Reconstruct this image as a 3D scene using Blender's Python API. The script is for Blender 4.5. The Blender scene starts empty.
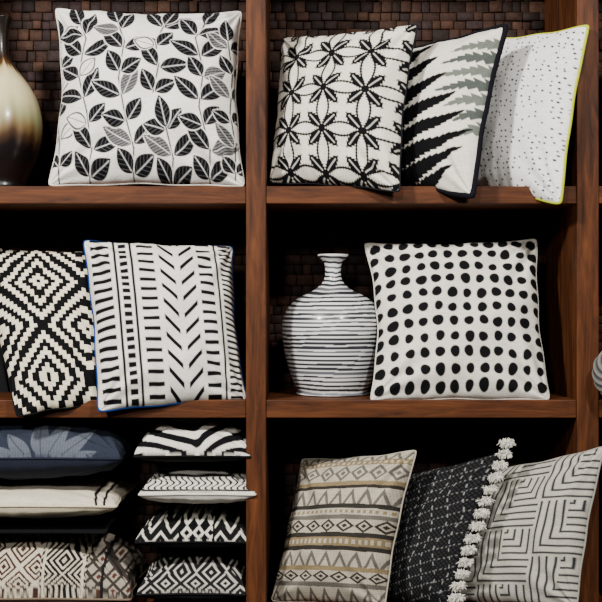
import bpy, numpy as np, math, random
from mathutils import Vector, Matrix
PX=0.0025; D=3.0
def W(px,py,y=0.0):
    k=(D+y)/D
    return np.array([(px-301)*PX*k, y, (301-py)*PX*k])
def lin(c):
    c=np.array(c,float)/255.0
    return np.where(c<=0.04045,c/12.92,((c+0.055)/1.055)**2.4)
def L4(c): return tuple(lin(c))+(1.0,)
def link(o): bpy.context.scene.collection.objects.link(o); return o

# ---------- materials
def newmat(name):
    m=bpy.data.materials.new(name); m.use_nodes=True
    nt=m.node_tree; b=nt.nodes['Principled BSDF']; return m,nt,b
def fabric(name,col=None,attr=False,weave=560,bump=0.45,vary=0.30):
    m,nt,b=newmat(name); N=nt.nodes; K=nt.links
    tc=N.new('ShaderNodeTexCoord')
    nz=N.new('ShaderNodeTexNoise'); nz.inputs['Scale'].default_value=weave*0.5; nz.inputs['Detail'].default_value=2
    K.new(tc.outputs['Object'],nz.inputs['Vector'])
    # slubby linen threads: noise stretched along one direction
    mp=N.new('ShaderNodeMapping'); mp.inputs['Scale'].default_value=(35,35,420)
    K.new(tc.outputs['Object'],mp.inputs['Vector'])
    n2=N.new('ShaderNodeTexNoise'); n2.inputs['Scale'].default_value=1; n2.inputs['Detail'].default_value=4
    K.new(mp.outputs[0],n2.inputs['Vector'])
    if attr:
        a=N.new('ShaderNodeAttribute'); a.attribute_name='Col'; src=a.outputs['Color']
    else:
        a=N.new('ShaderNodeRGB'); a.outputs[0].default_value=L4(col); src=a.outputs[0]
    mr=N.new('ShaderNodeMapRange'); mr.inputs['From Min'].default_value=.3; mr.inputs['From Max'].default_value=.7
    mr.inputs['To Min'].default_value=1-vary; mr.inputs['To Max'].default_value=1.0+vary*0.3
    ad=N.new('ShaderNodeMath'); ad.operation='MULTIPLY_ADD'; ad.inputs[1].default_value=.55; 
    K.new(nz.outputs['Fac'],ad.inputs[0])
    m2=N.new('ShaderNodeMath'); m2.operation='MULTIPLY'; m2.inputs[1].default_value=.45; K.new(n2.outputs['Fac'],m2.inputs[0])
    K.new(m2.outputs[0],ad.inputs[2]); K.new(ad.outputs[0],mr.inputs['Value'])
    mx=N.new('ShaderNodeVectorMath'); mx.operation='SCALE'; K.new(src,mx.inputs[0]); K.new(mr.outputs[0],mx.inputs['Scale'])
    K.new(mx.outputs[0],b.inputs['Base Color'])
    b.inputs['Roughness'].default_value=.9; b.inputs['Specular IOR Level'].default_value=.12
    bp=N.new('ShaderNodeBump'); bp.inputs['Strength'].default_value=bump; bp.inputs['Distance'].default_value=.002
    K.new(ad.outputs[0],bp.inputs['Height']); K.new(bp.outputs[0],b.inputs['Normal'])
    return m
def wood(name,scale):
    m,nt,b=newmat(name); N=nt.nodes; K=nt.links
    tc=N.new('ShaderNodeTexCoord'); mp=N.new('ShaderNodeMapping'); mp.inputs['Scale'].default_value=scale
    K.new(tc.outputs['Object'],mp.inputs['Vector'])
    nz=N.new('ShaderNodeTexNoise'); nz.inputs['Scale'].default_value=6; nz.inputs['Detail'].default_value=8; nz.inputs['Roughness'].default_value=.65; nz.inputs['Distortion'].default_value=.6
    K.new(mp.outputs[0],nz.inputs['Vector'])
    cr=N.new('ShaderNodeValToRGB'); e=cr.color_ramp.elements
    e[0].position=.3; e[0].color=L4((36,19,10)); e[1].position=.75; e[1].color=L4((104,60,31))
    x=cr.color_ramp.elements.new(.52); x.color=L4((75,41,21))
    K.new(nz.outputs['Fac'],cr.inputs['Fac']); K.new(cr.outputs['Color'],b.inputs['Base Color'])
    b.inputs['Roughness'].default_value=.55; b.inputs['Specular IOR Level'].default_value=.15
    bp=N.new('ShaderNodeBump'); bp.inputs['Strength'].default_value=.2; bp.inputs['Distance'].default_value=.002
    K.new(nz.outputs['Fac'],bp.inputs['Height']); K.new(bp.outputs[0],b.inputs['Normal'])
    return m
wood_v=wood('wood_vertical',(9,9,.9)); wood_h=wood('wood_horizontal',(.9,9,9))

def mesh_obj(name,verts,faces,mats,midx=None,cols=None,smooth=True):
    me=bpy.data.meshes.new(name)
    v=np.asarray(verts,np.float32)
    if isinstance(faces,np.ndarray):
        nf=len(faces); me.vertices.add(len(v)); me.vertices.foreach_set('co',v.ravel())
        me.loops.add(nf*4); me.loops.foreach_set('vertex_index',faces.astype(np.int32).ravel())
        me.polygons.add(nf); me.polygons.foreach_set('loop_start',np.arange(nf,dtype=np.int32)*4)
        me.update(calc_edges=True)
    else:
        me.from_pydata([tuple(map(float,p)) for p in v],[],faces)
    for m in mats: me.materials.append(m)
    if midx is not None: me.polygons.foreach_set('material_index',np.asarray(midx,np.int32))
    if smooth: me.polygons.foreach_set('use_smooth',np.ones(len(me.polygons),bool))
    if cols is not None:
        a=me.color_attributes.new('Col','FLOAT_COLOR','POINT')
        a.data.foreach_set('color',np.asarray(cols,np.float32).ravel())
    me.validate(); me.update()
    return link(bpy.data.objects.new(name,me))

# ---------- shelving unit
def box(name,x0,x1,y0,y1,z0,z1,mat,parent,bev=.0025):
    c=np.array([(x0+x1)/2,(y0+y1)/2,(z0+z1)/2])
    vs=[(x,y,z) for x in (x0,x1) for y in (y0,y1) for z in (z0,z1)]
    vs=[np.array(v)-c for v in vs]
    fs=[(0,1,3,2),(4,6,7,5),(0,4,5,1),(2,3,7,6),(0,2,6,4),(1,5,7,3)]
    o=mesh_obj(name,vs,fs,[mat],smooth=False); o.location=c
    b=o.modifiers.new('bevel','BEVEL'); b.width=bev; b.segments=2
    if parent: o.parent=parent
    return o
shelf=link(bpy.data.objects.new('shelving_unit',None))
DEP=.40
posts=[(-86,-65),(246,266),(577,599),(911,932)]
zt,zb=1.05,-1.0
fx=lambda p:(p-301)*PX
fz=lambda p:(301-p)*PX
for i,(a,b_) in enumerate(posts):
    box('post_%d'%(i+1),fx(a),fx(b_),0,DEP,zb,zt,wood_v,shelf)
rows=[(-105,-88),(186,203.5),(400,418),(614,632)]
k=0
for (t,b_) in rows:
    for i in range(3):
        k+=1
        box('shelf_board_%d'%k,fx(posts[i][1])+.0005,fx(posts[i+1][0])-.0005,.003,DEP,fz(b_),fz(t),wood_h,shelf)

# ---------- mosaic back wall
rng=np.random.RandomState(5)
V=[];F=[];C=[]
z=-1.0
while z<1.05:
    h=rng.choice([.024,.028,.032]); x=-1.0-rng.rand()*.05
    while x<1.65:
        w=rng.choice([.024,.03,.036,.048]); d=rng.rand()*.014
        g=.0009
        base=len(V); yb=DEP+.05; yf=DEP+.016-d
        xs=(x+g,x+w-g); zs=(z+g,z+h-g); e=.0012
        V+= [(xs[0],yb,zs[0]),(xs[1],yb,zs[0]),(xs[1],yb,zs[1]),(xs[0],yb,zs[1])]
        V+= [(xs[0],yf+e,zs[0]),(xs[1],yf+e,zs[0]),(xs[1],yf+e,zs[1]),(xs[0],yf+e,zs[1])]
        V+= [(xs[0]+e,yf,zs[0]+e),(xs[1]-e,yf,zs[0]+e),(xs[1]-e,yf,zs[1]-e),(xs[0]+e,yf,zs[1]-e)]
        for r in (0,4):
            for q in range(4):
                n=(q+1)%4
                F.append((base+r+q,base+r+n,base+r+4+n,base+r+4+q))
        F.append((base+8,base+9,base+10,base+11))
        pal=[(64,43,35),(50,35,30),(76,52,40),(56,42,41),(42,31,28),(68,45,35)][rng.randint(6)]
        c=lin(pal)*(.5+.5*rng.rand())
        C+=[tuple(c)+(1,)]*12
        x+=w
    z+=h
b0=len(V); V+=[(-1.1,DEP+.03,-1.05),(1.75,DEP+.03,-1.05),(1.75,DEP+.03,1.1),(-1.1,DEP+.03,1.1)]; F.append((b0,b0+1,b0+2,b0+3)); C+=[(.01,.007,.006,1)]*4
brick=fabric('mosaic_block',attr=True,weave=160,bump=.5,vary=.6)
brick.node_tree.nodes['Principled BSDF'].inputs['Roughness'].default_value=.65
mesh_obj('wall_back',np.array(V),np.array(F),[brick],cols=C,smooth=False)

# ---------- painting helpers
class Cv:
    def __init__(s,X,Y,S,T,base):
        s.X,s.Y,s.S,s.T=X,Y,S,T
        s.C=np.ones(X.shape+(3,))*lin(base)
    def over(s,m,col,a=1.0):
        m=np.clip(m,0,1)[...,None]*a
        s.C=s.C*(1-m)+lin(col)*m
    def sd(s,d,col,w=.9,a=1.0): s.over(.5-d/w,col,a)
    def seg(s,p,q,w,col):
        X,Y=s.X,s.Y; dx,dy=q[0]-p[0],q[1]-p[1]; l=dx*dx+dy*dy+1e-9
        t=np.clip(((X-p[0])*dx+(Y-p[1])*dy)/l,0,1)
        s.sd(np.hypot(X-p[0]-t*dx,Y-p[1]-t*dy)-w,col)
    def leaf(s,p,q,w,col,vein=None,style=0,vw=.45,ground=None):
        X,Y=s.X,s.Y; dx,dy=q[0]-p[0],q[1]-p[1]; l=math.hypot(dx,dy); ux,uy=dx/l,dy/l
        t=((X-p[0])*ux+(Y-p[1])*uy)/l; d=(X-p[0])*(-uy)+(Y-p[1])*ux
        tc=np.clip(t,0,1); prof=w*np.sin(np.pi*tc**.85)**.9
        sdv=np.abs(d)-prof; sdv=np.where((t<0)|(t>1),9,sdv)
        if ground is not None: s.sd(sdv-1.1,ground)
        if style==2:
            s.sd(np.abs(sdv+.8)-.8,col); 
        elif style==1:
            hat=.5+.5*np.sin((X*.9+Y*2.4))
            s.over(np.clip(.5-sdv/.9,0,1)*(.80+.20*hat),col)
        else: s.sd(sdv,col)
        if vein is not None:
            vv=np.where((t<.05)|(t>.92),9,np.abs(d-.3)-vw)
            s.sd(vv,vein,w=.7,a=.8)
            if style!=2:
                vv=np.where(sdv>-1,9,np.abs(((t*l-np.abs(d)*.9)%4.5)-2.2)-.25)
                s.sd(vv,vein,w=.8,a=.13)
    def disc(s,c,r,col,wob=0,ph=0):
        a=np.arctan2(s.Y-c[1],s.X-c[0])
        s.sd(np.hypot(s.X-c[0],s.Y-c[1])-r*(1+wob*np.sin(2*a+ph)+wob*.6*np.sin(3*a+2*ph)),col)
    def spike(s,p,q,w,col,teeth=0.,per=6.):
        X,Y=s.X,s.Y; dx,dy=q[0]-p[0],q[1]-p[1]; l=math.hypot(dx,dy); ux,uy=dx/l,dy/l
        t=((X-p[0])*ux+(Y-p[1])*uy)/l; d=(X-p[0])*(-uy)+(Y-p[1])*ux
        d=d-2.5*np.sin(np.pi*np.clip(t,0,1))
        tt=((t*l/per)%1)
        prof=w*np.clip(1-t,0,1)**.7+teeth*(tt-.5)*np.clip(1.1-t,0,1)
        s.sd(np.where((t<-.3)|(t>1),9,np.abs(d)-prof),col)
def vnoise(X,Y,sc,seed):
    r=np.random.RandomState(seed); o=0
    for i in range(9):
        a=r.rand()*6.28; f=(.6+r.rand())/sc*6.28; o=o+np.cos(X*math.cos(a)*f+Y*math.sin(a)*f+r.rand()*6.28)
    return o/3.0

# ---------- pillow builder
def pillow(name,TL,TR,BR,BL,paint,base=(238,234,225),tf=.06,tb=.06,bow=(.05,.05,.02,.05),N=300,back=(20,20,24),pip=None,pr=.0028,flat=False,seed=1,wr=1.0,pw=.50):
    def P3(c): return W(*c)
    c=[P3(TL),P3(TR),P3(BR),P3(BL)]
    cp=[np.array(q[:2],float) for q in (TL,TR,BR,BL)]
    n=np.cross(c[1]-c[0]+c[2]-c[3],c[0]-c[3]+c[1]-c[2]); n/=np.linalg.norm(n)
    def surf(a,b,side):
        kx=bow[3]+(bow[1]-bow[3])*(a+1)/2; ky=bow[2]+(bow[0]-bow[2])*(b+1)/2
        kx=kx+.008*np.sin(b*9+seed*1.3); ky=ky+.008*np.sin(a*8+seed*2.1)
        A=a*(1-kx*(1-b*b)); B=b*(1-ky*(1-a*a))
        # soften the extreme corner tips
        rr=(np.abs(a)*np.abs(b))**24*.018
        A=A*(1-rr); B=B*(1-rr)
        s=(A+1)/2; t=(1-B)/2
        w=[(1-s)*(1-t),s*(1-t),s*t,(1-s)*t]
        P=sum(w[i][...,None]*c[i] for i in range(4)); Q=sum(w[i][...,None]*cp[i] for i in range(4))
        env=np.clip((1-a*a)*(1-b*b),0,1)**pw
        T=tf if side>0 else tb
        wn=vnoise(a,b,1.6,seed*7+3)*.06+vnoise(a,b,.7,seed*7+4)*.04
        cw=0
        for i,(ca,cb) in enumerate(((-1,1),(1,1),(1,-1),(-1,-1))):
            r=np.hypot(a-ca,b-cb); ph=np.arctan2(b-cb,a-ca)
            cw=cw+np.cos(ph*13+seed+i*2+r*2)*np.exp(-(r/.75)**2)*.15
        ew=(np.cos(a*23+seed+2*np.cos(a*5))*np.exp(-(1-np.abs(b))/.16)+np.cos(b*21+seed*2+2*np.cos(b*4))*np.exp(-(1-np.abs(a))/.16))*.08
        h=T*env*(1+wr*(wn+cw+ew))
        return P+side*h[...,None]*n,Q,h,s,t
    def grid(M,side):
        g=np.linspace(-1,1,M); g=np.sign(g)*(1-(1-np.abs(g))**1.15)
        a,b=np.meshgrid(g,-g)
        return a,b,surf(a,b,side)
    def gf(M,off,flip):
        i=np.arange(M*M).reshape(M,M); q=np.stack([i[:-1,:-1],i[1:,:-1],i[1:,1:],i[:-1,1:]],-1).reshape(-1,4)+off
        return q[:,::-1] if flip else q
    a,b,(Pf,Q,h,s,t)=grid(N,1)
    X,Y=Q[...,0],Q[...,1]
    if flat:
        hm=h.max(axis=0,keepdims=True); hh=np.where(b<0,h,2*hm-h)
        X=cp[3][0]+(cp[2][0]-cp[3][0])*s
        Y=flat-hh/PX
    cv=Cv(X,Y,s,t,base)
    if paint: paint(cv)
    Mb=70
    _,_,(Pb,_,_,_,_)=grid(Mb,-1)
    m=90; e=np.linspace(-1,1,m,endpoint=False)
    pa=np.concatenate([e,np.ones(m),-e,-np.ones(m)]); pb=np.concatenate([np.ones(m),-e,-np.ones(m),e])
    pc=surf(pa,pb,1)[0]
    tg=np.roll(pc,-1,0)-np.roll(pc,1,0); tg/=np.linalg.norm(tg,axis=1)[:,None]
    u=np.cross(tg,n); u/=np.linalg.norm(u,axis=1)[:,None]
    K=8; ring=[]
    for j in range(K):
        an=2*math.pi*j/K; ring.append(pc+pr*(math.cos(an)*u+math.sin(an)*n))
    ring=np.stack(ring,1).reshape(-1,3); M4=4*m
    ii,jj=np.meshgrid(np.arange(M4),np.arange(K),indexing='ij')
    pf=np.stack([ii*K+jj,((ii+1)%M4)*K+jj,((ii+1)%M4)*K+(jj+1)%K,ii*K+(jj+1)%K],-1).reshape(-1,4)
    V=np.concatenate([Pf.reshape(-1,3),Pb.reshape(-1,3),ring]); org=V.mean(0); V=V-org
    F=np.concatenate([gf(N,0,False),gf(Mb,N*N,True),pf+N*N+Mb*Mb])
    mi=np.concatenate([np.zeros((N-1)**2),np.ones((Mb-1)**2),np.full(len(pf),2)])
    col=np.ones((len(V),4)); col[:N*N,:3]=cv.C.reshape(-1,3)
    o=mesh_obj(name,V,F,[FAB,fabric(name+'_back',back),fabric(name+'_seam',pip or back)],mi,col)
    o.location=org
    return o
FAB=fabric('printed_fabric',attr=True)
INK=(10,10,14)

# ================= ROW 1
LB=(238,235,228)
def p_leaf(c):
    def stem(pts,step,L,w,styles,col=INK,start=0,sw=.7):
        P=[np.array(p,float) for p in pts]
        for i in range(len(P)-1): c.seg(P[i],P[i+1],sw,col)
        seglen=[np.linalg.norm(P[i+1]-P[i]) for i in range(len(P)-1)]; tot=sum(seglen); d=start; k=0
        while d<tot:
            r=d; i=0
            while r>seglen[i]: r-=seglen[i]; i+=1
            q=P[i]+(P[i+1]-P[i])*r/seglen[i]; dr=(P[i+1]-P[i])/seglen[i]; an=math.atan2(dr[1],dr[0])
            for sgn in (-1,1):
                A=an+sgn*(.88+.22*math.sin(k*2.3+sgn)); l=L*(.95+.15*math.sin(k*1.7+sgn*2))
                p0=q+2*np.array([math.cos(A),math.sin(A)])
                st=styles[k%len(styles)]; k+=1
                c.leaf(p0,q+l*np.array([math.cos(A),math.sin(A)]),w,col if st!=1 else (34,36,42),vein=(225,225,225) if st!=2 else col,style=st,ground=LB)
            d+=step
        e=P[-1]; A=math.atan2(*(P[-1]-P[-2])[::-1]); c.leaf(e,e+L*np.array([math.cos(A),math.sin(A)]),w,col,vein=(225,225,225),ground=LB)
    stem([(60,186),(62,150),(56,110),(62,70),(60,44)],25,23,6.4,[0,0,0,2],start=14)
    stem([(90,190),(96,158),(92,125),(84,90),(90,50),(84,34)],23,31,7.6,[0,0,0,0,2],start=8)
    stem([(134,192),(138,160),(130,130),(124,95),(130,60),(122,36)],23,31,8,[0,0,1,0,0],start=12)
    stem([(158,110),(164,84),(160,60),(168,38)],23,29,7.4,[0,0,0,0,2],start=0)
    stem([(172,192),(176,168),(170,142)],22,30,7.6,[0,0,1,0],start=4)
    stem([(210,192),(212,160),(202,122),(206,86),(198,52),(206,34)],23,31,7.8,[0,0,0,1,0,0],start=8)
    stem([(236,182),(236,150),(231,120),(233,80),(229,50)],24,24,6.8,[0,0,1,0],start=4)
pillow('leaf_print_pillow',(55,8,.15),(242,11,.15),(245,187,.02),(48,186,.03),p_leaf,base=LB,tf=.105,tb=.055,bow=(.08,.08,.03,.11),back=(190,188,184),pip=(225,221,212),seed=1,N=350)

def p_geo(c):
    u=c.S*3.6+.25; v=c.T*4.1+.12
    fu=u-np.round(u); fv=v-np.round(v)
    au,av=u-np.floor(u),v-np.floor(v)
    r=np.hypot(fu,fv)
    m=np.full(u.shape,9.)
    for (t,d) in ((au,np.minimum(av,1-av)),(av,np.minimum(au,1-au))):
        prof=.15*np.sin(np.pi*np.clip((t-.03)/.94,0,1))**.9
        m=np.minimum(m,np.abs(d-prof)-.020-.016*(np.abs(((t*14)%1)-.5)*2))
    c.sd(m*38,INK)
    for (dx,dy) in ((.7071,.7071),(.7071,-.7071)):
        t=fu*dx+fv*dy; d=-fu*dy+fv*dx
        prof=.12*np.sin(np.pi*np.clip(np.abs(t)/.56,0,1))**.8
        teeth=.045*(np.abs(((np.abs(t)*14+np.abs(d)*6)%1)-.5)*2)
        dd=np.where(np.abs(t)>.56,9,np.abs(d)-prof-teeth+.014)
        c.sd(dd*38,INK)
        dd=np.where((np.abs(t)>.46)|(np.abs(t)<.10),9,np.abs(d)-.014); c.sd(dd*38,(230,226,216),a=.75)
    c.sd((r-.09)*38,INK)
pillow('floral_lattice_pillow',(282,38,.22),(418,24,.02),(400,192,-.05),(269,183,.10),p_geo,base=(233,227,214),tf=.09,tb=.05,bow=(.05,.08,.03,.06),back=(26,26,32),seed=2,N=330)

def p_spike(c):
    for i in range(7):
        x=[508,506,503,500,497,492,486][i]; y=52+i*14
        L=[48,54,50,52,42,30,18][i]
        c.spike((x+4,y-6),(x-L,y+6),6.6,[(104,110,102),(76,82,78)][i%2],teeth=5,per=7)
    for i in range(8):
        y=72+i*19; tx=[440,450,460,468,474,478,470,460][i]
        c.spike((390,y+5),(tx,y-26-i*1.5),10.4,(8,8,11),teeth=3.4,per=6)
pillow('spike_print_pillow',(398,52,.20),(507,25,.0),(473,197,-.07),(384,183,.13),p_spike,base=(230,226,213),tf=.06,tb=.07,bow=(.03,.09,.02,.05),back=(14,14,22),pr=.0075,seed=3)

def p_speck(c):
    r=np.random.RandomState(3)
    for j in range(36):
        for i in range(22):
            if r.rand()<.30: continue
            x=472+i*5.6+r.uniform(-1.6,1.6); y=25+j*5.1+r.uniform(-1.6,1.6); c.disc((x,y),r.uniform(.75,1.1),(10,10,14))
pillow('speckled_pillow',(486,40,.28),(589,25,-.03),(561,204,-.07),(472,185,.22),p_speck,base=(246,245,242),tf=.055,tb=.045,bow=(.04,.07,.0,.05),back=(225,225,222),pip=(190,200,50),pr=.004,seed=14,wr=.6,N=360)

# ================= ROW 2
def p_kilim(c):
    st=3.6
    U=np.round((c.X-42+(c.Y-296)*-.10)/st)*st; Vv=np.round((c.Y-296+(c.X-42)*.04)/st)*st
    P=84.; Qq=92.
    d=np.abs(((U/P+.5)%1)-.5)*2+np.abs(((Vv/Qq+.5)%1)-.5)*2
    d=np.where(d>1,2-d,d)
    band=(d*3.05+.30)%1
    c.over((band<.52).astype(float),(10,10,13))
pillow('black_cushion',(-75,262,.37),(-12,262,.35),(10,402,.25),(-75,402,.28),None,back=(18,18,20),base=(22,22,24),seed=12,N=60,tf=.02,tb=.02)
pillow('diamond_kilim_pillow',(-26,246,.24),(100,252,.20),(112,404,.03),(17,417,-.055),p_kilim,base=(238,228,203),tf=.075,tb=.04,bow=(.05,.03,.03,.04),back=(16,16,18),seed=5,N=320)

def p_stripe(c):
    s,t=c.S,c.T; x=s*150; y=t*158
    yy=y-(x-75)*.03
    def cols(x0,x1,per,w,ph=0):
        d=np.maximum(np.maximum(x0-x,x-x1),np.abs(((yy+ph)%per)-per/2)-w); c.sd(d,INK)
    def vl(x0,w): c.sd(np.abs(x-x0)-w,INK)
    cols(6,24,8.8,2.0)
    vl(29,1.3); 
    d=np.maximum(np.abs(x-37)-3.8,np.abs((yy%7.2)-3.6)-2.2); c.sd(d,INK)
    vl(45,1.3)
    cols(51,67,9.4,1.8,3)
    u=np.abs(x-89); f=((yy+u*.95)%15.5)-7.7
    c.sd(np.maximum(np.maximum(u-17,2.6-u),np.abs(f)-2.4),INK)
    cols(110,124,9.4,1.9,2)
    vl(129,1.1)
    cols(133,146,5.6,1.3,1)
pillow('striped_chevron_pillow',(83,240,.14),(233,246,.18),(247,401,.04),(98,412,-.045),p_stripe,tf=.09,tb=.06,bow=(.04,.07,.03,.05),back=(16,16,20),pip=(24,60,130),pr=.003,seed=6,N=330)

def p_dots(c):
    r=np.random.RandomState(8)
    nx,ny=12,11
    for j in range(ny):
        for i in range(nx):
            s=(i+.55)/nx; t=(j+.6)/ny
            x0=366+s*169; x1=372+s*176
            x=x0*(1-t)+x1*t+r.uniform(-.9,.9); y=244-4*s+t*155+r.uniform(-.9,.9)
            c.disc((x,y),5.0*r.uniform(.86,1.1),(14,14,16),wob=.06,ph=r.rand()*6)
pillow('polka_dot_pillow',(364,243,.19),(537,239,.19),(550,400,.02),(370,401,.01),p_dots,base=(234,229,218),tf=.09,tb=.045,bow=(.06,.06,.02,.12),back=(24,24,26),pip=(210,205,194),seed=7,N=330)

# vases
def lathe(name,cx,y,prof,mat,colf=None,n=96,up=6):
    pts=[np.array(p,float) for p in prof]; out=[]
    for i in range(len(pts)-1):
        p0=pts[max(i-1,0)];p1=pts[i];p2=pts[i+1];p3=pts[min(i+2,len(pts)-1)]
        for q in range(up):
            t=q/up; out.append(.5*((2*p1)+(-p0+p2)*t+(2*p0-5*p1+4*p2-p3)*t*t+(-p0+3*p1-3*p2+p3)*t**3))
    out.append(pts[-1]); k=(D+y)/D
    V=[];F=[];C=[]
    X0=(cx-301)*PX*k
    for (r,py) in out:
        for j in range(n):
            a=2*math.pi*j/n; V.append((max(r,0)*PX*k*math.cos(a),max(r,0)*PX*k*math.sin(a),(301-py)*PX*k))
            C.append(tuple(colf(py,a))+(1,) if colf else (1,1,1,1))
    for i in range(len(out)-1):
        for j in range(n):
            F.append((i*n+j,i*n+(j+1)%n,(i+1)*n+(j+1)%n,(i+1)*n+j)[::-1])
    o=mesh_obj(name,np.array(V)-np.array([0,0,V[-1][2]]),np.array(F),[mat],cols=C); o.location=(X0,y,V[-1][2])
    return o
def glaze(name,rough):
    m,nt,b=newmat(name); a=nt.nodes.new('ShaderNodeAttribute'); a.attribute_name='Col'
    nt.links.new(a.outputs['Color'],b.inputs['Base Color']); b.inputs['Roughness'].default_value=rough
    b.inputs['Coat Weight'].default_value=.3; b.inputs['Coat Roughness'].default_value=.15
    return m
def ramp(py,st):
    if py<=st[0][0]: return lin(st[0][1])
    for (a,ca),(b,cb) in zip(st,st[1:]):
        if py<=b: 
            t=(py-a)/(b-a); return lin(ca)*(1-t)+lin(cb)*t
    return lin(st[-1][1])
DVst=[(18,(20,14,12)),(58,(30,20,15)),(66,(80,52,30)),(72,(190,172,128)),(84,(208,196,154)),(104,(192,182,138)),(118,(146,144,104)),(130,(110,90,56)),(140,(60,40,24)),(150,(18,12,12)),(190,(14,10,10))]
lathe('ceramic_vase',0,.16,[(12,20),(11,18.5),(12.3,18),(12,20),(10,27),(8.5,36),(8.5,48),(11,60),(18,71),(28,84),(36,98),(40.5,114),(42,128),(41,142),(37,158),(31,172),(26,182),(24,190.5),(0,190.5)],glaze('glaze_dark',.3),lambda p,a:ramp(p+3.5*math.sin(a*5)+2.5*math.sin(a*11+1)+2*math.sin(a*23),DVst),up=8)
def stripev(py,a):
    q=py+.5*math.sin(a*2+py*.05)+.25*math.sin(a*5+py*.2)
    f=(q/4.1)%1; k=int(q/4.1)
    w=.20+.16*((k*7919)%13)/13
    if py<272: 
        f=(q/5)%1; w=.22
    if abs(f-.5)<w: return lin((44,46,52) if (k*31)%5 else (96,98,104))
    return lin((226,226,224))
lathe('striped_vase',333,.18,[(10,258),(13.5,255.5),(15.2,254.5),(14.5,257),(9.5,262),(8,268),(8.2,276),(11,283),(19,290),(33,297),(44,306),(50,318),(51.0,330),(49.5,346),(45.5,364),(40,381),(35.5,390),(34,394),(0,394)],glaze('glaze_striped',.4),stripev,up=26,n=128)

# ================= ROW 3 right
def p_tan(c):
    x=c.S*112; t=c.T*140; y=t
    cr=(200,191,172); bk=(34,33,34); tn=(146,128,94); gy=(106,102,95)
    bands=[(0,9,'tri',cr,gy),(9,14,'dash',tn,cr),(14,30,'dia',cr,gy),(30,34,'s',tn,0),(34,37,'s',bk,0),(37,52,'tri',cr,gy),(52,56,'s',bk,0),(56,62,'dash',cr,tn),(62,66,'s',gy,0),(66,78,'dia',cr,bk),(78,82,'s',bk,0),(82,90,'dash',tn,cr),(90,94,'s',bk,0),(94,108,'tri',cr,gy),(108,112,'s',tn,0),(112,122,'dia',cr,bk),(122,126,'s',gy,0),(126,141,'tri',cr,gy)]
    for (a,b,k,c1,c2) in bands:
        m=(y>=a)&(y<b); h=b-a; v=(y-a)/h
        c.over(m.astype(float),c1)
        if k=='tri':
            f=np.abs(((x/13)%1)-.5)*2; c.over((m&(v>f)).astype(float),c2)
            c.over((m&(v>f+.42)).astype(float),c1)
        if k=='dia':
            f=np.abs(((x/16)%1)-.5)*2+np.abs(v-.5)*2; c.over((m&(f<1)).astype(float),c2); c.over((m&(f<.62)).astype(float),c1); c.over((m&(f<.32)).astype(float),c2)
        if k=='dash':
            c.over((m&(((x/5)%1)<.5)&(v>.25)&(v<.75)).astype(float),c2)
    c.over(.5+.5*np.sin(c.Y*4.0),(80,74,64),a=.3)
    c.over(.5+.5*np.sin(c.X*3.2),(80,74,64),a=.22)
pillow('aztec_band_pillow',(302,459,.24),(417,450,.04),(385,607,-.0),(271,601,.10),p_tan,base=(200,192,174),tf=.085,tb=.05,bow=(.05,.07,.02,.06),back=(180,172,156),seed=8,N=320)

def p_knit(c):
    x=c.S*100; y=c.T*135
    for k in range(9):
        f=np.abs(x-6-k*11.5-2.5*np.sin(y*.13+k))-.4
        f=np.where((y*.55+k*3)%4<1.8,f,9); c.sd(f,(190,190,186),a=.7)
    f=np.abs(((y+x*.25)%10)-5)-.4; f=np.where((x%3.4)<1.5,f,9); c.sd(f,(170,170,166),a=.6)
    c.over(np.clip(np.sin(x*1.6)*np.sin(y*1.6),0,1),(70,70,72),a=.5)
kn=pillow('tasselled_knit_pillow',(398,476,.24),(500,453,.04),(455,606,-.0),(374,603,.16),p_knit,base=(20,20,23),tf=.065,tb=.05,bow=(.04,.04,.02,.05),back=(20,20,22),seed=9)
rt=np.random.RandomState(2)
V=[];F=[]
org=np.array(kn.location)
tass=[(507,442),(505,453),(500,464),(496,476),(491,488),(486,500),(482,512),(478,525),(473,537),(469,549),(466,561),(462,573),(459,585),(457,597)]
for i,(x,y) in enumerate(tass):
    dep=.025-.045*(i/13); c0=W(x-6,y+1,dep)-org; c1=W(x+4,y,dep-.02)-org
    for q in range(190):
        d=rt.randn(3); d/=np.linalg.norm(d); d=d+np.array([.4,-.25,-.1]); d/=np.linalg.norm(d); ln=.0125*rt.uniform(.8,1.2)
        s=c0+(c1-c0)*rt.rand(); e=s+d*ln+np.array([0,0,-.002]); u=np.cross(d,[.3,.5,.8]); u/=np.linalg.norm(u)+1e-9; w=np.cross(d,u); r=.0014
        b=len(V); mid=s+d*ln*.6
        for cc,rr in ((s,r),(mid,r),(e,r*.6)):
            for j in range(4):
                an=j*math.pi/2; V.append(cc+rr*(math.cos(an)*u+math.sin(an)*w))
        for lv in range(2):
            for j in range(4): F.append((b+lv*4+j,b+lv*4+(j+1)%4,b+lv*4+4+(j+1)%4,b+lv*4+4+j))
tz=mesh_obj('tassel_fringe',V,np.array(F),[fabric('tassel_yarn',(236,232,222))]); tz.parent=kn

def p_maze(c):
    x=c.S*4.6; y=c.T*5.6+.1
    i=np.floor(x);j=np.floor(y); fx_=x-i; fy=y-j
    par=((i+2*j)%4)
    a=np.where(par==0,np.maximum(fx_,fy),np.where(par==1,np.maximum(1-fx_,fy),np.where(par==2,fy,fx_)))
    f=np.abs(((a*4.0)%1)-.5)-.15
    c.sd(f*6,(46,48,52))
pillow('maze_line_pillow',(492,470,.22),(605,446,-.06),(577,608,-.08),(454,603,.12),p_maze,base=(188,184,172),tf=.07,tb=.05,bow=(.04,.06,.02,.05),back=(150,148,140),seed=10,N=330)

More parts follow.
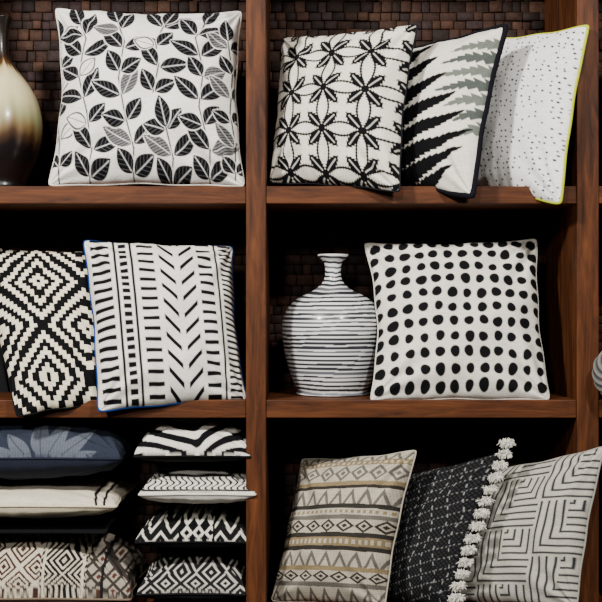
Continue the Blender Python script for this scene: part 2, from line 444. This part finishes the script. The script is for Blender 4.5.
# ================= stacks
def flatp(name,x0,x1,top,seam,bot,paint,base,back,y0=.01,y1=.36,seed=1,N=260,pip=None,wr=.7,pw=.38):
    k=(D+y0)/D; zs=(301-seam)*PX*k
    def at(px,y): 
        Xw=(px-301)*PX*k; z=zs; kk=(D+y)/D
        return (Xw/PX/kk+301,301-z/PX/kk,y)
    km=(D+.5*(y0+y1)*.6)/D
    tf=((301-top)*PX*km-zs); tb=(zs-(301-bot)*PX*k)
    return pillow(name,at(x0,y1),at(x1,y1),at(x1,y0),at(x0,y0),paint,base=base,tf=tf,tb=tb,bow=(.05,.05,.06,.05),N=N,back=back,flat=seam,seed=seed,pw=pw,wr=wr,pip=pip)
def p_navy(c):
    g=(96,102,114)
    for (p,q,w) in [((30,462),(4,436),8),((40,458),(34,420),9),((44,459),(64,424),9),((50,462),(90,434),8),((20,464),(-20,448),8),((56,464),(96,452),6)]:
        c.leaf(p,q,w,g,vein=(40,44,56),style=0)
    c.over(.5+.5*np.sin(c.X*2.3),(20,22,30),a=.25)
def p_cream1(c):
    x,y=c.X,c.Y
    for k in range(2):
        f=np.abs(np.hypot((x-70),(y-508)*1.4)-(26+k*8))-1.3
        c.sd(np.where(x<80,9,f),INK)
    c.over((y<490).astype(float)*(np.sin(x*.45)>.2)*(x<90),(30,30,34),a=.8)
def p_aztec(c):
    x,y=c.X,c.Y
    red=(62,40,34); cr=(208,198,176); bk=(26,25,27)
    a=x<38
    d=np.abs(((x/34)%1)-.5)*2+np.abs(((y/30)%1)-.5)*2; b=(np.where(d>1,2-d,d)*3)%1
    c.over((a&(b<.5)).astype(float),red)
    m=(x>=38)&(x<84); c.over(m.astype(float),bk)
    u=np.abs(x-61); d=(u*.9+(y%24-12)*np.sign((y%24)-12)*1.0)
    c.over((m&((d/5.5)%1<.42)).astype(float),cr)
    c.over((np.abs(u-20)<1.3).astype(float),cr)
    m=(x>=84); c.over(m.astype(float),(158,150,136))
    d=np.abs(((x/15)%1)-.5)*2+np.abs(((y/13)%1)-.5)*2
    c.over((m&(np.abs(d-1)<.28)).astype(float),(56,50,46)); c.over((m&(d<.35)).astype(float),(84,48,38))
    c.over((np.abs(x-101)<1.5).astype(float),bk)
flatp('leaf_print_navy_pillow',-62,121,420,459,486,p_navy,(44,50,64),(36,40,54),seed=21,y0=-.01)
flatp('embroidered_cream_pillow',-62,117,486,507,526,p_cream1,(222,212,190),(214,202,176),seed=22,y0=-.005)
flatp('black_velvet_pillow',-60,106,526,533,539,None,(18,18,20),(16,16,18),seed=23,N=80)
flatp('kilim_cushion',-66,131,538,600,609,p_aztec,(208,198,176),(120,104,88),seed=24,N=300,y0=-.01,pw=.34)
CREAM=(224,220,208)
def p_zebra(c):
    x,y=c.X,c.Y
    w=.5+.5*np.tanh((x-196)/6)
    r1=np.hypot((x-150)*.62,(y-470)*1.3); r2=np.hypot((x-238)*.8,(y-462)*1.25)
    f=np.sin(r1*.46+.9*np.sin(x*.08)); g=np.sin(r2*.50+.6*np.sin(y*.2))
    f=f*(1-w)+g*w
    c.over(np.clip(f*3.5+.5,0,1),INK)
def p_band(c):
    x,y=c.X,c.Y
    c.sd(np.abs(y-480)-.9,INK); c.sd(np.abs(y-491)-.9,INK)
    f=np.abs(((x+3*np.sin(y*.8))%6.4)-3.2)-1.2
    c.sd(np.maximum(f,np.abs(y-485.5)-4.8),INK)
def p_zig(c):
    x,y=c.X,c.Y
    f=(np.abs(((x/20)%1)-.5)*22+y)%11
    c.sd(np.abs(f-5.5)-1.6,CREAM)
    c.over((np.abs(x-196)<18).astype(float),INK)
    d=np.abs(((x/12)%1)-.5)*2+np.abs(((y/12)%1)-.5)*2
    c.over((np.abs(x-196)<16).astype(float)*(np.abs(d-.8)<.3),CREAM,a=.9)
def p_greyp(c):
    x,y=c.X,c.Y
    r=np.abs(((x/30)%1)-.5)*30; f=(r+np.abs(((y/18)%1)-.5)*24)%7.5
    c.sd(np.abs(f-3.7)-1.3,(196,192,182))
flatp('zebra_print_pillow',133,251,418,457,468,p_zebra,(228,224,214),(16,16,18),seed=25,y0=-.005)
flatp('embroidered_stripe_pillow',138,256,469,495,512,p_band,(230,226,216),(222,218,208),seed=26,y0=-.01)
flatp('zigzag_print_pillow',134,251,512,543,555,p_zig,(18,18,20),(14,14,16),seed=27)
flatp('geometric_print_pillow',136,246,556,595,610,p_greyp,(26,26,29),(24,24,26),seed=28,y0=-.005)

# ================= right bay
def p_r1(c):
    c.over((np.sin(c.X*.9)*np.sin(c.Y*.35)>0).astype(float),(30,30,34))
pillow('checked_pillow',(603,10,.12),(760,20,.15),(765,187,.05),(604,187,.04),p_r1,seed=31,N=160,base=(200,196,188))
pillow('grey_cushion',(612,452,.13),(740,462,.18),(745,606,.08),(612,606,.08),p_maze,seed=32,N=160,base=(200,198,192))
f0=W(618,374,-.10); f1=W(656,374,.24); f1[2]=f0[2]
ax=(f1-f0); Lb=np.linalg.norm(ax); ax/=Lb; u=np.cross(ax,[0,0,1]); u/=np.linalg.norm(u); w=np.cross(u,ax)
R=f0[2]-fz(400); V=[];F=[];C=[]; n=120; m=110
for i in range(m):
    t=i/(m-1)
    if t<.25: q=t/.25; r=R*math.sin(q*math.pi/2)**.8 if t>0 else 0.0; s=.025*(1-math.cos(q*math.pi/2))
    elif t<.75: r=R; s=.025+(Lb-.05)*(t-.25)/.5
    else: q=(1-t)/.25; r=R*math.sin(q*math.pi/2)**.8 if q>0 else 0.0; s=Lb-.025*(1-math.cos(q*math.pi/2))
    for j in range(n):
        a=2*math.pi*j/n
        rr=r*(1+.035*math.sin(a*14+t*60))*.965
        V.append(f0+ax*s+rr*(math.cos(a)*u+math.sin(a)*w))
        g=.5+.5*math.sin(a*14+t*60); C.append(tuple(lin((50,50,52))*(1-g)+lin((130,128,124))*g)+(1,))
for i in range(m-1):
    for j in range(n): F.append((i*n+j,i*n+(j+1)%n,(i+1)*n+(j+1)%n,(i+1)*n+j))
mesh_obj('bolster_cushion',np.array(V),np.array(F),[FAB],cols=C)

# ---------- lights
def area(name,loc,tgt,size,P,col):
    l=bpy.data.lights.new(name,'AREA'); l.energy=P; l.size=size; l.color=col; l.shape='DISK'
    o=link(bpy.data.objects.new(name,l)); o.location=loc
    o.rotation_euler=(Vector(tgt)-Vector(loc)).to_track_quat('-Z','Y').to_euler()
area('ceiling_spot_light',(-1.5,-2.1,1.6),(-.1,0,0),.3,140,(1,.96,.90))
area('ceiling_spot_light.001',(1.0,-2.4,1.75),(.2,0,0),.3,80,(1,.96,.91))
area('front_fill_light',(-.5,-3.3,1.1),(0,0,-.3),.3,46,(1,.96,.91))  # added fill lamp from behind the camera, lifts the shade under the shelves
w=bpy.data.worlds.new('world'); bpy.context.scene.world=w; w.use_nodes=True
w.node_tree.nodes['Background'].inputs[0].default_value=(1,.97,.94,1); w.node_tree.nodes['Background'].inputs[1].default_value=.04
# ---------- camera
cam=bpy.data.cameras.new('camera'); cam.sensor_width=36; cam.lens=36*D/(602*PX)
co=link(bpy.data.objects.new('camera',cam)); co.location=(0,-D,0); co.rotation_euler=(math.pi/2,0,0)
bpy.context.scene.camera=co
